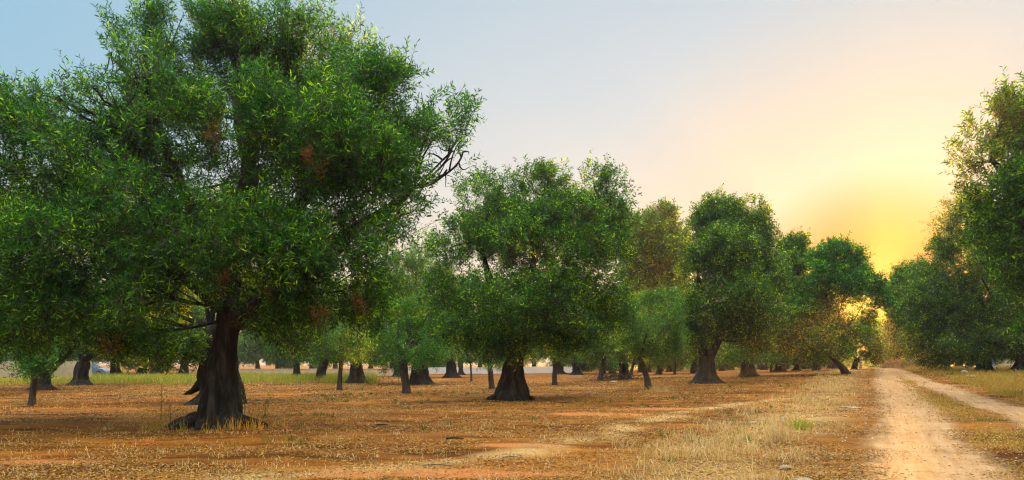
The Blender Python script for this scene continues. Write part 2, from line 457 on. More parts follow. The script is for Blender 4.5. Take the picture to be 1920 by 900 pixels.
def lobes_px(lst, d, base, ydepth=.85):
    out = []
    for l in lst:
        u, v, ru, rv = l[:4]; dy = l[4] if len(l) > 4 else 0
        dd = d + dy
        out.append((ray(u, v, dd) - base, np.array([ru * dd / F, (ru + rv) * .5 * dd / F * ydepth, rv * dd / F])))
    return out

def custom_tree(name, base, trunk, lobes, n_twigs, leaf, seed, label, group=None, roots=5, root_amp=.5, limbs=(), leafmat=None, bark=None,
                per=13, tw_len=.45, cut=.41, r0=.11, withered=(), spread=(), fork_dz=0, nscale=1.7, second=None, gnarl=.22, shoots=.12, sub=8):
    """trunk = [(u, v, width_px)] bottom to top at the base's own distance; limbs = [[(u, v, width_px, dy), ...]]"""
    base = np.array(base); d = base[1]
    root = empty(name, base); tag(root, label, 'tree', group)
    pts = [ray(u, v, d) - base for u, v, w in trunk]; rad = [w * .5 * d / F for u, v, w in trunk]
    pts = [pts[0] + np.array([0, 0, -.16])] + pts; rad = [rad[0] * 1.12] + rad
    big = d < 30
    mb = MB(); trunk_into(mb, pts, rad, seed, 72 if big else 32, 96 if big else 40, roots=roots, root_amp=root_amp, gnarl=gnarl)
    for k, (u, v, dy) in enumerate(spread):     # roots running out over the soil
        e = ray(u, v, d) - base; e[1] = dy; e[2] = -.05; r1 = min(rad[1], rad[min(5, len(rad) - 1)] * 1.15)
        dr = e / (np.linalg.norm(e[:2]) + 1e-6); a0 = dr * r1 * .45 + np.array([0, 0, r1 * 1.25]); m1 = dr * r1 * 1.0 + np.array([0, 0, r1 * .40])
        gnarly_tube(mb, [a0, m1 * np.array([1, 1, 1.5]), (m1 + e) / 2 + np.array([0, 0, .05]), e], [r1 * .38, r1 * .38, r1 * .28, r1 * .10], seed + 60 + k, 9, 16, .25)
    mb.build('trunk', bark or BARK, root, smooth=True)
    if second:
        for sec, off in second:
            mb = MB(); trunk_into(mb, [ray(u, v, d + off) - base for u, v, w in sec], [w * .5 * d / F for u, v, w in sec], seed + 7, nseg=24, nring=30, roots=3, root_amp=.3)
            mb.build('stem', bark or BARK, root, smooth=True)
    L = lobes_px(lobes, d, base)
    if limbs:
        st = [smooth_path([ray(u, v, d + dy) - base for u, v, w, dy in lb], [1.0] * len(lb), 16)[0][3:] for lb in limbs]
        own = [min(range(len(st)), key=lambda q: (np.linalg.norm(st[q] - c, axis=1) + np.maximum(st[q][:, 2] - c[2] + .2, 0) * 3).min()) for c, r_ in L]
        for k, lb in enumerate(limbs):
            mb = MB(); gnarly_tube(mb, [ray(u, v, d + dy) - base for u, v, w, dy in lb], [w * .5 * d / F for u, v, w, dy in lb], seed + 20 + k)
            lo = mb.build('limb', bark or BARK, root, smooth=True)
            mine = [l for l, q in zip(L, own) if q == k]
            if mine:
                mb = MB(); mb.tube(st[k], .008, 5); branches_into(mb, pts[-1], mine, seed + 3 + k, r0, starts=st[k]); mb.build('branches', bark or BARK, lo, smooth=True)
    else:
        mb = MB(); branches_into(mb, pts[-1], L, seed + 3, r0); mb.build('branches', bark or BARK, root, smooth=True)
    V, Q, mi = crown_np(L, n_twigs, leaf[0], leaf[1], per, tw_len, seed, cut, nscale, shoots, sub)
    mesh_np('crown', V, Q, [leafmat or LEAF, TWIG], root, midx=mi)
    for (u, v, ru, rv, dy) in withered:
        Lw = lobes_px([(u, v, ru, rv, dy)], d, base)
        V, Q, mi = crown_np(Lw, 15, leaf[0] * .8, leaf[1] * .7, 10, .25, seed + int(u), .2, 1.1, 0, 0)
        o = mesh_np('withered_twig', V, Q, [BROWN, TWIG], root, midx=mi); tag(o, 'rusty brown withered leaf cluster')
    return root

# ---- hero tree
hb = at(405, 800)
hero_lobes = [(430, 85, 105, 95, .2), (335, 75, 75, 85, .4), (535, 75, 100, 85, .2), (635, 120, 80, 85, -.4), (715, 190, 75, 70, 0), (815, 225, 62, 68, .3), (830, 300, 52, 60, 0),
    (700, 310, 95, 90, -.9), (600, 270, 110, 100, -1.2), (470, 215, 115, 110, -1), (350, 190, 105, 100, -.6), (245, 150, 75, 80, .2), (205, 100, 36, 58, .1),
    (60, 215, 85, 68, 0), (5, 300, 95, 100, -.4), (130, 310, 100, 90, -.8), (250, 280, 105, 100, -1.2), (60, 430, 115, 100, -1), (180, 430, 115, 100, -1.3),
    (315, 400, 115, 100, -1.5), (45, 550, 100, 85, -.8), (165, 560, 110, 85, -1.2), (285, 545, 95, 75, -1.3), (450, 410, 100, 75, -1.7), (565, 425, 100, 90, -1.6),
    (660, 450, 85, 75, -1.1), (580, 540, 85, 55, -1.2), (690, 540, 80, 65, -.2), (755, 400, 55, 55, .3), (-90, 400, 110, 130, 0), (-80, 540, 100, 90, 0),
    (300, 260, 140, 130, 2), (500, 200, 140, 140, 2), (650, 270, 110, 110, 1.8), (330, 470, 140, 90, 2), (150, 430, 130, 120, 2), (560, 440, 120, 80, 2), (80, 590, 100, 60, 1.2), (250, 610, 90, 45, 1.0),
    (838, 318, 40, 42, 0), (868, 285, 26, 40, 0), (60, 178, 55, 34, 0), (108, 188, 42, 42, 0), (150, 240, 55, 60, 0), (195, 190, 50, 60, .1), (690, 140, 50, 45, .2), (850, 265, 45, 50, 0), (795, 290, 60, 60, -.2), (100, 180, 40, 35, .1), (470, 330, 110, 75, 1.5), (380, 300, 90, 70, 1.2), (560, 330, 90, 60, 1.4), (250, 330, 100, 80, 1.6), (385, 520, 60, 40, -1.5), (510, 500, 70, 60, -1.6), (500, 590, 40, 35, -1.0)]
custom_tree('olive_tree', hb, [(405, 800, 92), (404, 786, 85), (406, 760, 73), (409, 733, 61), (412, 698, 51), (421, 650, 43), (428, 610, 40), (428, 570, 32)], hero_lobes, 25000, (.122, .028), 1,
    'huge ancient olive nearest the camera, its dark trunk flaring into spreading roots', limbs=[
        [(429, 600, 42, 0), (421, 540, 36, .05), (424, 490, 34, .1), (440, 420, 36, .1), (478, 340, 32, 0), (462, 270, 26, 0), (440, 190, 16, .1), (450, 90, 8, .2)],
        [(430, 615, 40, 0), (470, 580, 36, -.05), (510, 558, 34, -.1), (570, 520, 34, 0), (660, 430, 26, .1), (735, 386, 19, .1), (778, 352, 7, .1)],
        [(428, 580, 34, 0), (360, 530, 30, -.4), (270, 480, 28, -.5), (160, 430, 20, -.4), (40, 350, 10, -.2)],
        [(440, 500, 34, .2), (540, 420, 30, .5), (590, 350, 26, .5), (610, 260, 16, .4), (600, 160, 8, .3)],
        [(430, 520, 34, .3), (370, 420, 26, .8), (320, 300, 20, .8), (280, 180, 10, .6)]],
    withered=[(458, 470, 18, 32, -2.2), (600, 598, 16, 18, -1.6), (680, 575, 9, 20, -1.2), (405, 255, 7, 14, -1.6), (585, 300, 14, 14, -2.0), (515, 560, 7, 9, -1.6), (420, 530, 8, 8, -1.7), (210, 650, 14, 10, -.6)],
    roots=6, root_amp=.3, gnarl=.30, r0=.034, per=12, tw_len=.36, nscale=1.3, cut=.45, spread=[(312, 803, -.15), (345, 812, -.75), (395, 815, -.8), (452, 808, -.55), (508, 792, .1), (380, 800, .9), (330, 790, .7), (470, 785, .8)])

# ---- the olive standing right behind the hero
b1 = at(404, 757)
custom_tree('olive_tree', b1, [(404, 757, 100), (404, 735, 66), (402, 690, 48), (398, 650, 44), (395, 610, 40)],
    [(400, 500, 90, 60, 0), (300, 560, 80, 60, .5), (480, 570, 80, 50, .5), (330, 630, 70, 35, -.6), (230, 600, 70, 50, .3), (420, 430, 90, 60, .6), (560, 590, 50, 45, .5)],
    5200, (.17, .042), 2, 'old olive half hidden behind the nearest huge trunk, its leaning grey stem showing', roots=5,
    second=[([(458, 760, 12), (446, 725, 20), (432, 690, 24), (418, 655, 22)], -.3), ([(350, 740, 14), (370, 728, 22), (388, 705, 26)], -.2)], tw_len=.5)

# ---- second olive
b2 = at(958, 750)
tree2_lobes = [(925, 368, 62, 58, .4), (1035, 345, 72, 45, .2), (1125, 372, 55, 48, .2), (1162, 400, 30, 60, 0), (875, 450, 62, 65, 0), (985, 425, 85, 60, -1), (1085, 445, 80, 70, -.9), (1150, 470, 45, 65, .1),
    (860, 540, 52, 70, -.2), (945, 545, 85, 70, -1.5), (1055, 550, 85, 70, -1.3), (1135, 560, 55, 60, 0), (890, 620, 60, 45, -.9), (985, 620, 65, 40, -1.0), (1075, 625, 60, 35, -.3),
    (1000, 400, 90, 60, 1.2), (960, 440, 110, 90, 1.8), (1080, 450, 100, 90, 1.8), (930, 570, 90, 70, 1.8), (1060, 580, 90, 60, 1.8)]
custom_tree('olive_tree', b2, [(958, 750, 68), (958, 740, 61), (960, 724, 48), (961, 706, 38), (963, 690, 33), (967, 670, 31), (974, 650, 28)], tree2_lobes, 14500, (.135, .042), 5,
    'round crowned old olive on a bulging root base, right of the huge nearest olive', limbs=[
        [(972, 660, 28, 0), (990, 620, 22, -.1), (1040, 560, 18, -.1), (1070, 470, 10, 0)], [(966, 665, 26, 0), (950, 610, 20, .2), (920, 540, 15, .2), (900, 450, 8, .2)],
        [(970, 655, 22, .1), (985, 580, 18, .5), (1000, 480, 12, .5), (1020, 380, 6, .4)]],
    roots=7, root_amp=.3, r0=.06, per=11, tw_len=.4, nscale=1.6, cut=.44, spread=[(908, 753, -.1), (930, 757, -.6), (975, 757, -.7), (1008, 750, 0), (990, 750, .6)])

# ---- third olive and its neighbours down the row
b3 = at(1325, 719)
custom_tree('olive_tree', b3, [(1325, 719, 60), (1325, 712, 46), (1325, 702, 34), (1325, 690, 28), (1326, 676, 27), (1326, 668, 26)],
    [(1320, 428, 38, 40, .3), (1355, 425, 45, 42, .1), (1395, 415, 45, 34, .3), (1425, 445, 34, 42, .2), (1310, 500, 38, 55, 0), (1375, 490, 60, 60, -1), (1435, 520, 38, 55, .1), (1310, 580, 42, 55, -.5), (1370, 560, 60, 48, -1.2),
     (1430, 590, 45, 50, -.5), (1300, 622, 34, 26, 0), (1415, 622, 40, 28, 0), (1365, 605, 40, 24, -.3), (1370, 500, 70, 90, 2)],
    11500, (.18, .058), 9, 'old olive whose thick trunk forks into a V above wide spreading roots',
    limbs=[[(1322, 668, 20, 0), (1312, 640, 16, .1), (1305, 600, 11, .2), (1310, 520, 6, .2)], [(1330, 670, 19, 0), (1345, 648, 15, -.1), (1352, 625, 13, 0), (1370, 570, 9, 0), (1385, 480, 5, 0)]],
    roots=5, root_amp=.4, per=11, tw_len=.55)

b3b = np.array([(1172 - 960) * 50 / F, 50.0, float(gz((1172 - 960) * 50 / F, 50.0, False))])
custom_tree('olive_tree', b3b, [(1172, 712, 28), (1172, 704, 20), (1171, 690, 15), (1168, 668, 14)],
    [(1250, 540, 40, 40, 0), (1225, 585, 50, 40, 0), (1235, 425, 48, 36, 0), (1185, 450, 34, 44, 0), (1272, 478, 28, 50, 0), (1205, 470, 40, 40, 0), (1250, 490, 40, 50, -.5), (1200, 540, 40, 45, 0), (1240, 560, 45, 45, 0), (1180, 600, 45, 45, -1), (1130, 620, 50, 40, 0), (1235, 620, 40, 40, -1)],
    9500, (.27, .085), 12, 'tall olive filling the gap between the round crowned olive and the V forked one', per=11, tw_len=.6, r0=.16)

b4 = at(1405, 706)
custom_tree('olive_tree', b4, [(1405, 706, 36), (1404, 698, 25), (1402, 680, 18), (1403, 664, 17), (1404, 650, 15)],
    [(1490, 475, 30, 28, 1), (1470, 520, 36, 40, .5), (1500, 560, 40, 45, 0), (1440, 560, 40, 45, 0), (1480, 610, 45, 40, -1), (1420, 620, 45, 35, -1), (1530, 610, 40, 40, 0)],
    7500, (.24, .075), 14, 'olive with a slim twisted trunk just right of the V forked one', per=11, tw_len=.6)

b5 = at(1588, 702)
custom_tree('leaning_olive_tree', b5, [(1588, 702, 18), (1583, 694, 14), (1572, 682, 13), (1560, 670, 12), (1550, 656, 11)],
    [(1570, 480, 36, 32, 0), (1600, 505, 28, 34, .3), (1545, 520, 38, 42, 0), (1585, 545, 36, 40, -.5), (1628, 543, 30, 18, .3), (1642, 572, 24, 14, .6), (1618, 592, 18, 10, .8), (1530, 580, 40, 40, 0), (1575, 600, 32, 32, 0), (1545, 635, 40, 26, -.5)],
    5600, (.22, .066), 17, 'olive whose slanting trunk leans left out of the grassy edge of the track', roots=3, root_amp=.2, per=11, tw_len=.6, r0=.045, cut=.47)

b6 = at(1604, 693)
custom_tree('olive_tree', b6, [(1601, 693, 12), (1603, 684, 10), (1607, 672, 9)],
    [(1595, 640, 28, 22, 0), (1625, 640, 20, 22, 0), (1580, 655, 26, 18, -.5), (1640, 655, 12, 20, 0), (1612, 625, 22, 12, 0)],
    1700, (.24, .07), 19, 'low olive at the far end of the track, setting sun glowing through', per=10, tw_len=.6, r0=.035, cut=.47)

# ---- right of the track
br1 = np.array([19.2, 22.0, float(gz(19.2, 22.0, False))])
custom_tree('olive_tree', br1, [(2095, 757, 130), (2095, 720, 80), (2090, 660, 62), (2080, 600, 56)],
    [(1888, 200, 26, 34, 0), (1905, 240, 45, 45, 0), (1855, 270, 45, 40, 0), (1820, 310, 36, 38, .2), (1830, 345, 34, 30, .2), (1930, 260, 80, 80, 0), (1900, 340, 80, 70, -.5), (2020, 230, 110, 110, 0), (1990, 380, 110, 90, -.6), (1880, 420, 70, 50, .3),
     (2100, 350, 130, 130, 0), (1930, 480, 90, 70, 0), (2060, 500, 120, 90, -.8), (2180, 450, 110, 130, 0), (2050, 350, 130, 130, 1.8), (2000, 590, 90, 50, 0)],
    10500, (.16, .045), 23, 'tallest olive crown right of the track, its trunk outside the frame', per=12, tw_len=.5,
    limbs=[[(2080, 610, 40, 0), (2010, 500, 28, .2), (1930, 380, 18, .2), (1860, 300, 8, .2)], [(2085, 600, 40, 0), (2060, 420, 26, 0), (2000, 260, 12, 0)]])

br2 = at(1915, 698)
custom_tree('olive_tree', br2, [(1918, 698, 50), (1920, 688, 30), (1922, 670, 24), (1924, 650, 22)],
    [(1840, 400, 50, 40, 0), (1800, 440, 42, 42, 0), (1775, 480, 30, 34, 0), (1860, 480, 70, 60, -1), (1800, 540, 55, 55, 0), (1880, 570, 70, 60, -1), (1820, 620, 55, 45, -.6), (1930, 480, 70, 90, 0), (1960, 600, 70, 60, 0), (1890, 640, 50, 30, 0), (1860, 500, 80, 90, 2)],
    8800, (.20, .058), 29, 'wide olive at the right edge, its root mound showing above golden grass', per=11, tw_len=.58)

br3 = at(1846, 697)
custom_tree('olive_tree', br3, [(1846, 697, 38), (1846, 688, 25), (1845, 672, 19), (1842, 655, 17)],
    [(1760, 515, 36, 34, 1), (1735, 560, 40, 45, 1), (1790, 580, 50, 50, 0), (1840, 600, 50, 50, -.5), (1760, 630, 48, 40, 0), (1820, 645, 45, 25, -.8), (1880, 640, 40, 30, 0)],
    5200, (.22, .062), 31, 'dense low olive with a straight dark trunk in the golden grass right of the track', per=11, tw_len=.58)

br4 = at(1732, 690)
custom_tree('olive_tree', br4, [(1731, 690, 16), (1730, 680, 12), (1728, 668, 11)],
    [(1715, 525, 30, 22, 0), (1690, 555, 26, 34, 0), (1730, 570, 40, 45, 0), (1690, 605, 30, 40, 0), (1730, 630, 40, 35, -.6), (1680, 640, 22, 26, 0), (1700, 530, 24, 30, 0)],
    5600, (.25, .078), 33, 'olive in front of the dry stone wall, right of the far end of the track', per=11, tw_len=.6)

br5 = at(1757, 690.5)
custom_tree('leaning_olive_tree', br5 + np.array([0, 1.5, 0]), [(1757, 690, 12), (1750, 682, 10), (1742, 672, 9)],
    [(1760, 600, 30, 34, 0), (1740, 640, 34, 28, 0), (1785, 630, 32, 30, 0), (1790, 560, 30, 30, 0)],
    2300, (.25, .072), 35, 'slim olive leaning left beside the dry stone wall on the right', per=11, tw_len=.6, roots=3)

# ---- left and middle: olives further back
def olive(u, b, crown, label, seed, tw, th, twigs=3600, lean=0, leafmat=None, name='olive_tree', fork=None, roots=5, per=11, d=None, bark=None, limbs=(), cut=.42, leaf=None, second=None, group=None, tl=.55):
    """crown = (u0, u1, v0, v1) outline box in photo pixels; tw = trunk width, th = trunk top row"""
    base = at(u, b)
    g = np.random.default_rng(seed)
    u0, u1, v0, v1 = crown; v1 -= 12; cu, cv = (u0 + u1) / 2, (v0 + v1) / 2; w, h = (u1 - u0) / 2, (v1 - v0) / 2
    lob = []
    for k, (a, e) in enumerate([(-.5, -.55), (.05, -.65), (.52, -.5), (-.62, 0), (0, -.1), (.62, .02), (-.5, .5), (.1, .5), (.55, .52)]):
        lob.append((cu + w * (a + g.normal() * .06), cv + h * (e + g.normal() * .06), w * (.40 + .12 * g.random()), h * (.36 + .12 * g.random()), g.normal() * .5 - (1.2 if k in (4, 7) else 0)))
    lob.append((cu, cv, w * .7, h * .6, 1.5))
    px = F / base[1]
    fl = .35 if name.startswith('young') else 1.0
    trunk = [(u, b, tw * (1 + fl)), (u + lean * .04, b + (th - b) * .1, tw * (1 + .5 * fl)), (u + lean * .12, b + (th - b) * .25, tw * (1 + .12 * fl)), (u + lean * .45, b + (th - b) * .55, tw), (u + lean, th, tw * .9)]
    lf = leaf or (max(.15, 5.2 / px), max(.042, 1.5 / px))
    return custom_tree(name, base, trunk, lob, twigs, lf, seed, label, group, roots, .45, limbs, leafmat, bark, per, tl, cut, max(.07, tw * .25 / px), second=second)

olive(785, 721, (690, 850, 450, 690), 'bushy olive on a very thick dark trunk, behind a grey stemmed young olive', 41, 30, 655, 4800, lean=4, leafmat=LEAF_Y)
olive(668, 718, (590, 760, 520, 690), 'olive with a hollow trunk split into two legs', 43, 22, 655, 3600, second=[([(682, 718, 16), (677, 700, 11), (672, 682, 10), (670, 664, 12)], .2)], roots=4)
olive(600, 714, (545, 680, 560, 685), 'olive with a stout curved trunk leaning right, left of the split legged one', 45, 15, 672, 3000, lean=10)
olive(556, 709, (500, 610, 570, 690), 'small dark olive in the yellow grass near the low boundary wall', 47, 11, 680, 2400)
olive(745, 706, (700, 800, 590, 690), 'olive mostly hidden behind the very thick trunked one', 49, 12, 668, 1800)
olive(846, 708, (790, 890, 560, 690), 'olive with a wide pale fluted trunk far behind, just left of the round crowned olive', 51, 17, 672, 2600)
olive(864, 703, (830, 930, 590, 690), 'small olive with a forked trunk close behind the pale fluted trunk', 53, 9, 678, 1800)
olive(76, 731, (-90, 190, 520, 668), 'olive with spreading low limbs in front of the pale plastered wall', 55, 24, 690, 5200, lean=10,
      limbs=[[(80, 698, 14, 0), (68, 682, 10, -.2), (62, 668, 8, -.3), (45, 662, 5, -.3)], [(86, 694, 22, 0), (104, 680, 19, 0), (122, 666, 17, 0), (150, 640, 10, 0)]])
olive(150, 722, (90, 260, 540, 676), 'olive with a short bulging trunk right of the pale plastered wall', 57, 22, 678, 4000, lean=6)
olive(-30, 742, (-190, 16, 560, 690), 'olive cut by the left edge of the view, only its boughs showing', 59, 26, 690, 3600)
olive(1050, 701, (1000, 1110, 560, 690), 'left one of two dark far trunks standing close together beyond the post-like trunk', 61, 14, 676, 2600)
olive(1081, 703, (1040, 1150, 570, 690), 'right one of two dark far trunks standing close together, with flared foot', 63, 13, 674, 2600, lean=-4)
olive(1300, 700, (1260, 1345, 590, 690), 'straight dark trunked olive close behind the V forked one', 65, 7, 668, 1500, lean=4)
olive(1235, 702, (1195, 1285, 590, 690), 'small forked olive in the shade behind the leaning sapling', 67, 8, 676, 1500, lean=2)
olive(1462, 697, (1430, 1510, 590, 685), 'olive with a broad straight trunk in the deep shade right of the slim twisted one', 69, 15, 670, 1800)
olive(1492, 695, (1460, 1560, 600, 685), 'shaded olive with a dark trunk beside the broad straight one', 71, 9, 672, 1500, lean=3)
olive(1530, 694, (1500, 1580, 610, 685), 'shaded olive far back, left of the slanting trunk by the track', 73, 8, 674, 1400)
olive(1798, 690, (1750, 1850, 590, 688), 'shaded olive behind the stone border on the right', 75, 12, 672, 2000)

# young olives: thin trunks, looser paler crowns
Y = dict(leafmat=LEAF_Y, bark=BARK_G, name='young_olive_tree', roots=3, tl=.42)
olive(60, 760, (26, 98, 590, 706), 'young olive with a thin leafy stem standing in front of the low limbed olive', 81, 11, 700, 700, lean=6, leaf=(.13, .034), **Y)
olive(636, 731, (590, 690, 590, 690), 'thin leafy sapling standing in front of the hollow split olive', 83, 8, 672, 900, lean=4, leaf=(.15, .04), **Y)
olive(761, 738, (715, 830, 560, 690), 'young olive with a grey stem and suckers in front of the very thick dark trunk', 85, 14, 672, 1500, lean=-6, leaf=(.14, .036), **Y)
olive(884, 715, (850, 910, 640, 690), 'tiny bare sapling left of the round crowned olive', 87, 3.5, 680, 130, lean=-2, leaf=(.14, .04), **Y)
olive(922, 730, (895, 950, 590, 700), 'leafy stemmed sapling against the left side of the round crowned olive', 89, 9, 680, 700, lean=-4, leaf=(.14, .036), **Y)
olive(1040, 722, (1000, 1090, 600, 690), 'young olive with a pale straight post-like trunk', 91, 9, 676, 1100, leaf=(.16, .042), **Y)
olive(1125, 714, (1085, 1185, 580, 690), 'young olive with a thin forked trunk rising by the brush pile', 93, 8, 672, 1400, lean=8, leaf=(.17, .045), **Y)
olive(1183, 704, (1150, 1225, 590, 690), 'young olive with a thin curving stem left of the leaning sapling', 95, 6, 672, 900, lean=6, leaf=(.2, .055), **Y)
olive(1216, 731, (1160, 1280, 545, 690), 'pale airy young olive with a crooked stem leaning left, out in the open grove', 97, 11, 668, 1700, lean=-16, leaf=(.13, .034), **Y)
olive(1265, 702, (1240, 1300, 600, 690), 'very thin young olive in the shade left of the V forked olive', 99, 5, 674, 700, **Y)
olive(1391, 708, (1360, 1420, 610, 690), 'thin sapling close beside the slim twisted trunk', 101, 4, 672, 500, **Y)
olive(1446, 698, (1425, 1480, 610, 690), 'thin sapling between the slim twisted trunk and the broad straight one', 103, 4, 672, 500, **Y)

# ---- far rows: two kinds, copied
def far_proto(seed, label_group, h=9.0, w=4.6, young=False):
    root = empty('olive_tree' if not young else 'young_olive_tree', (0, 0, 0)); tag(root, None, 'tree', label_group)
    g = np.random.default_rng(seed); L = []
    for k in range(12):
        a = g.random() * 6.28; q = .62 * math.sqrt(g.random())
        L.append((np.array([math.cos(a) * w * q, math.sin(a) * w * q, h * (.30 + .50 * g.random())]), np.array([w * .42, w * .42, h * .20])))
    mb = MB(); r = .2 if young else .42
    trunk_into(mb, [[0, 0, -.2], [.05, 0, .3], [.1, .05, 1.0], [.2, 0, 2.2]], [r * 1.9, r * 1.3, r, r * .85], seed, 20, 22)
    mb.build('trunk', BARK, root, smooth=True)
    mb = MB(); branches_into(mb, np.array([.2, 0, 2.1]), L, seed, .14, 2); mb.build('branches', BARK, root, smooth=True)
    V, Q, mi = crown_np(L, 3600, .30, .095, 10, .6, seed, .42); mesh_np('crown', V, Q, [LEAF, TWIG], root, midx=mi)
    return root
FARL = 'one of the dark olives filling the far back of the grove'
FARG = 'olives at the far back of the grove'
protos = [far_proto(201, FARG), far_proto(203, FARG, 8, 4.2), far_proto(205, FARG, 9.5, 4.0)]
used = set(); gf = np.random.default_rng(77)
def far(u, d, sc):
    k = int(gf.integers(0, 3)); x = (u - 960) * d / F; loc = (x, d, float(gz(x, d, False)))
    if k not in used:
        used.add(k); o = protos[k]; o.location = loc; o.scale = (sc, sc, sc)
    else:
        o = copy_tree(protos[k], loc, gf.random() * 6.28, (sc, sc, sc * (.9 + .2 * gf.random())))
    o['label'] = FARL; o['group'] = FARG
for u in range(-140, 420, 70): far(u + gf.normal() * 10, 68 + gf.random() * 14, 1.0)
for u in range(430, 1100, 52): far(u + gf.normal() * 8, 112 + gf.random() * 16, .98)
for u in range(1090, 1590, 34): far(u + gf.normal() * 8, 84 + gf.random() * 12, .72)
for u in range(1100, 1590, 46): far(u + gf.normal() * 8, 104 + gf.random() * 20, .85)
for u in (1668, 1700, 1735, 1775, 1815, 1860, 1905, 1950): far(u, 88 + gf.random() * 14, .82)
far(1596, 135, .45)

# low scrub closing the view under the far crowns
gq = np.random.default_rng(9); L = []
for k in range(150):
    u = 1075 + 640 * gq.random(); d = 128 + 22 * gq.random(); x = (u - 960) * d / F
    L.append((np.array([x, d, float(gz(x, d, False)) + .9 + gq.random() * 1.3]), np.array([2.6, 2.2, 1.5])))
V, Q, mi = crown_np(L, 6500, .42, .16, 9, .6, 9, .3, sub=0)
tag(mesh_np('scrub', V, Q, [LEAF_Y, TWIG], midx=mi), 'low green scrub closing the view behind the far trunks', 'scrub', kind='stuff')

# ------------------------------------------------------------------ grasses, litter, weeds
def blades(P, h, w, lean, g, fold=False):
    n = len(P)
    a = g.random(n) * 6.28
    dirv = np.stack([np.cos(a), np.sin(a), np.zeros(n)], 1)
    sid = np.stack([-np.sin(a), np.cos(a), np.zeros(n)], 1)
    b2_ = g.random(n) * 6.28; sid = np.stack([np.cos(b2_), np.sin(b2_), np.zeros(n)], 1)
    up = np.array([0, 0, 1.0])
    hh = h[:, None]; ww = w[:, None]; ln = (lean * g.random(n) ** 1.2)[:, None]
    m = P + up * hh * .55 + dirv * ln * hh * .3; t = P + up * hh * (1 - .35 * ln) + dirv * ln * hh * .95
    V = np.stack([P - sid * ww, P + sid * ww, m + sid * ww * .7, t, m - sid * ww * .7], 1).reshape(-1, 3)
    i = np.arange(n)[:, None] * 5
    Q = np.concatenate([i + np.array([[0, 1, 2, 4]])]); T = i + np.array([[4, 2, 3]])
    return V, Q, T

def clumps(cx, cy, n_per, spread, g):
    k = len(cx); x = np.repeat(cx, n_per) + g.normal(size=k * n_per) * np.repeat(spread, n_per); y = np.repeat(cy, n_per) + g.normal(size=k * n_per) * np.repeat(spread, n_per)
    return np.stack([x, y, gz(x, y) - .01], 1)

def grass_obj(name, P, h, w, lean, mat, label, cat, seed):
    g = np.random.default_rng(seed)
    V, Q, T = blades(P, h, w, lean, g)
    o = mesh_np(name, V, [Q, T], [mat]); tag(o, label, cat, kind='stuff'); return o

g = np.random.default_rng(5)
# dry verge left of the track
k = 1150
t = 5.5 + 55 * g.random(k) ** 1.55; s = -2.0 + g.normal(size=k) * .62
cy = -.4648 * s + .8854 * t; cx = .8854 * s + .4648 * t
keep = (.5 * n2(cx, cy, .8, 31) + .5 * n2(cx, cy, 2.2, 32) > .54); cx, cy, t = cx[keep], cy[keep], t[keep]
P = clumps(cx, cy, 22, np.full(len(cx), .10), g)
cl = np.repeat(.07 + .30 * g.random(len(cx)) ** 2, 22)
grass_obj('dry_grass', P, cl * (.5 + .7 * g.random(len(P))), (.0035 + .00014 * P[:, 1]), 1.7, STRAW, 'dry straw coloured grass along the left edge of the track', 'grass', 1)
# short dry stubble over the grove
k = 5200
d = 6 + 60 * g.random(k) ** 1.7; u = g.random(k) * 2200 - 140
cx = (u - 960) * d / F; cy = d; sr_ = road_s(cx, cy)
keep = (sr_ < -.4) & (n2(cx, cy, .35, 33) > .38); cx, cy = cx[keep], cy[keep]
P = clumps(cx, cy, 9, np.full(len(cx), .07), g)
grass_obj('stubble', P, .03 + .09 * g.random(len(P)) ** 2, .003 + .00022 * P[:, 1], 1.6, STRAW, 'short dry stubble scattered over the grove floor', 'grass', 2)
# golden bank right of the track
k = 3200
t = 12 + 52 * g.random(k); s = np.interp(t, [20, 30, 44, 58, 68], [3.4, 2.75, 2.1, 1.2, .65]) + 1.35 + 14 * g.random(k) ** 1.3
cy = -.4648 * s + .8854 * t; cx = .8854 * s + .4648 * t
keep = (n2(cx, cy, .5, 35) > .30); cx, cy = cx[keep], cy[keep]
P = clumps(cx, cy, 12, np.full(len(cx), .18), g)
grass_obj('golden_grass', P, .12 + .3 * g.random(len(P)) ** 1.5, .005 + .00022 * P[:, 1], .9, GOLD, 'golden grass on the bank right of the track', 'grass', 3)
# strip between the wheel ruts
k = 900
t = 6 + 42 * g.random(k) ** 1.3; s = np.interp(t, [20, 30, 44, 58, 68], [2.0, 1.65, 1.3, .9, .65]) + g.normal(size=k) * .33
cy = -.4648 * s + .8854 * t; cx = .8854 * s + .4648 * t
keep = (n2(cx, cy, .6, 37) > .42); cx, cy = cx[keep], cy[keep]
P = clumps(cx, cy, 14, np.full(len(cx), .10), g)
grass_obj('track_grass', P, .03 + .10 * g.random(len(P)) ** 2, .0035 + .0002 * P[:, 1], 1.3, GOLD, 'thin low grass between the two wheel ruts', 'grass', 4)
# yellow green meadow strip along the walls, far left
k = 3600
u = g.random(k) * 760 - 60; d = 46 + 34 * g.random(k) ** .9
cx = (u - 960) * d / F; cy = d
keep = n2(cx, cy, .25, 39) > .38; cx, cy = cx[keep], cy[keep]
P = clumps(cx, cy, 16, np.full(len(cx), .3), g)
grass_obj('meadow_grass', P, .15 + .55 * g.random(len(P)) ** 1.6, .012 + .0002 * P[:, 1], .6, GREENG, 'yellow green grass growing along the foot of the left boundary walls', 'grass', 5)
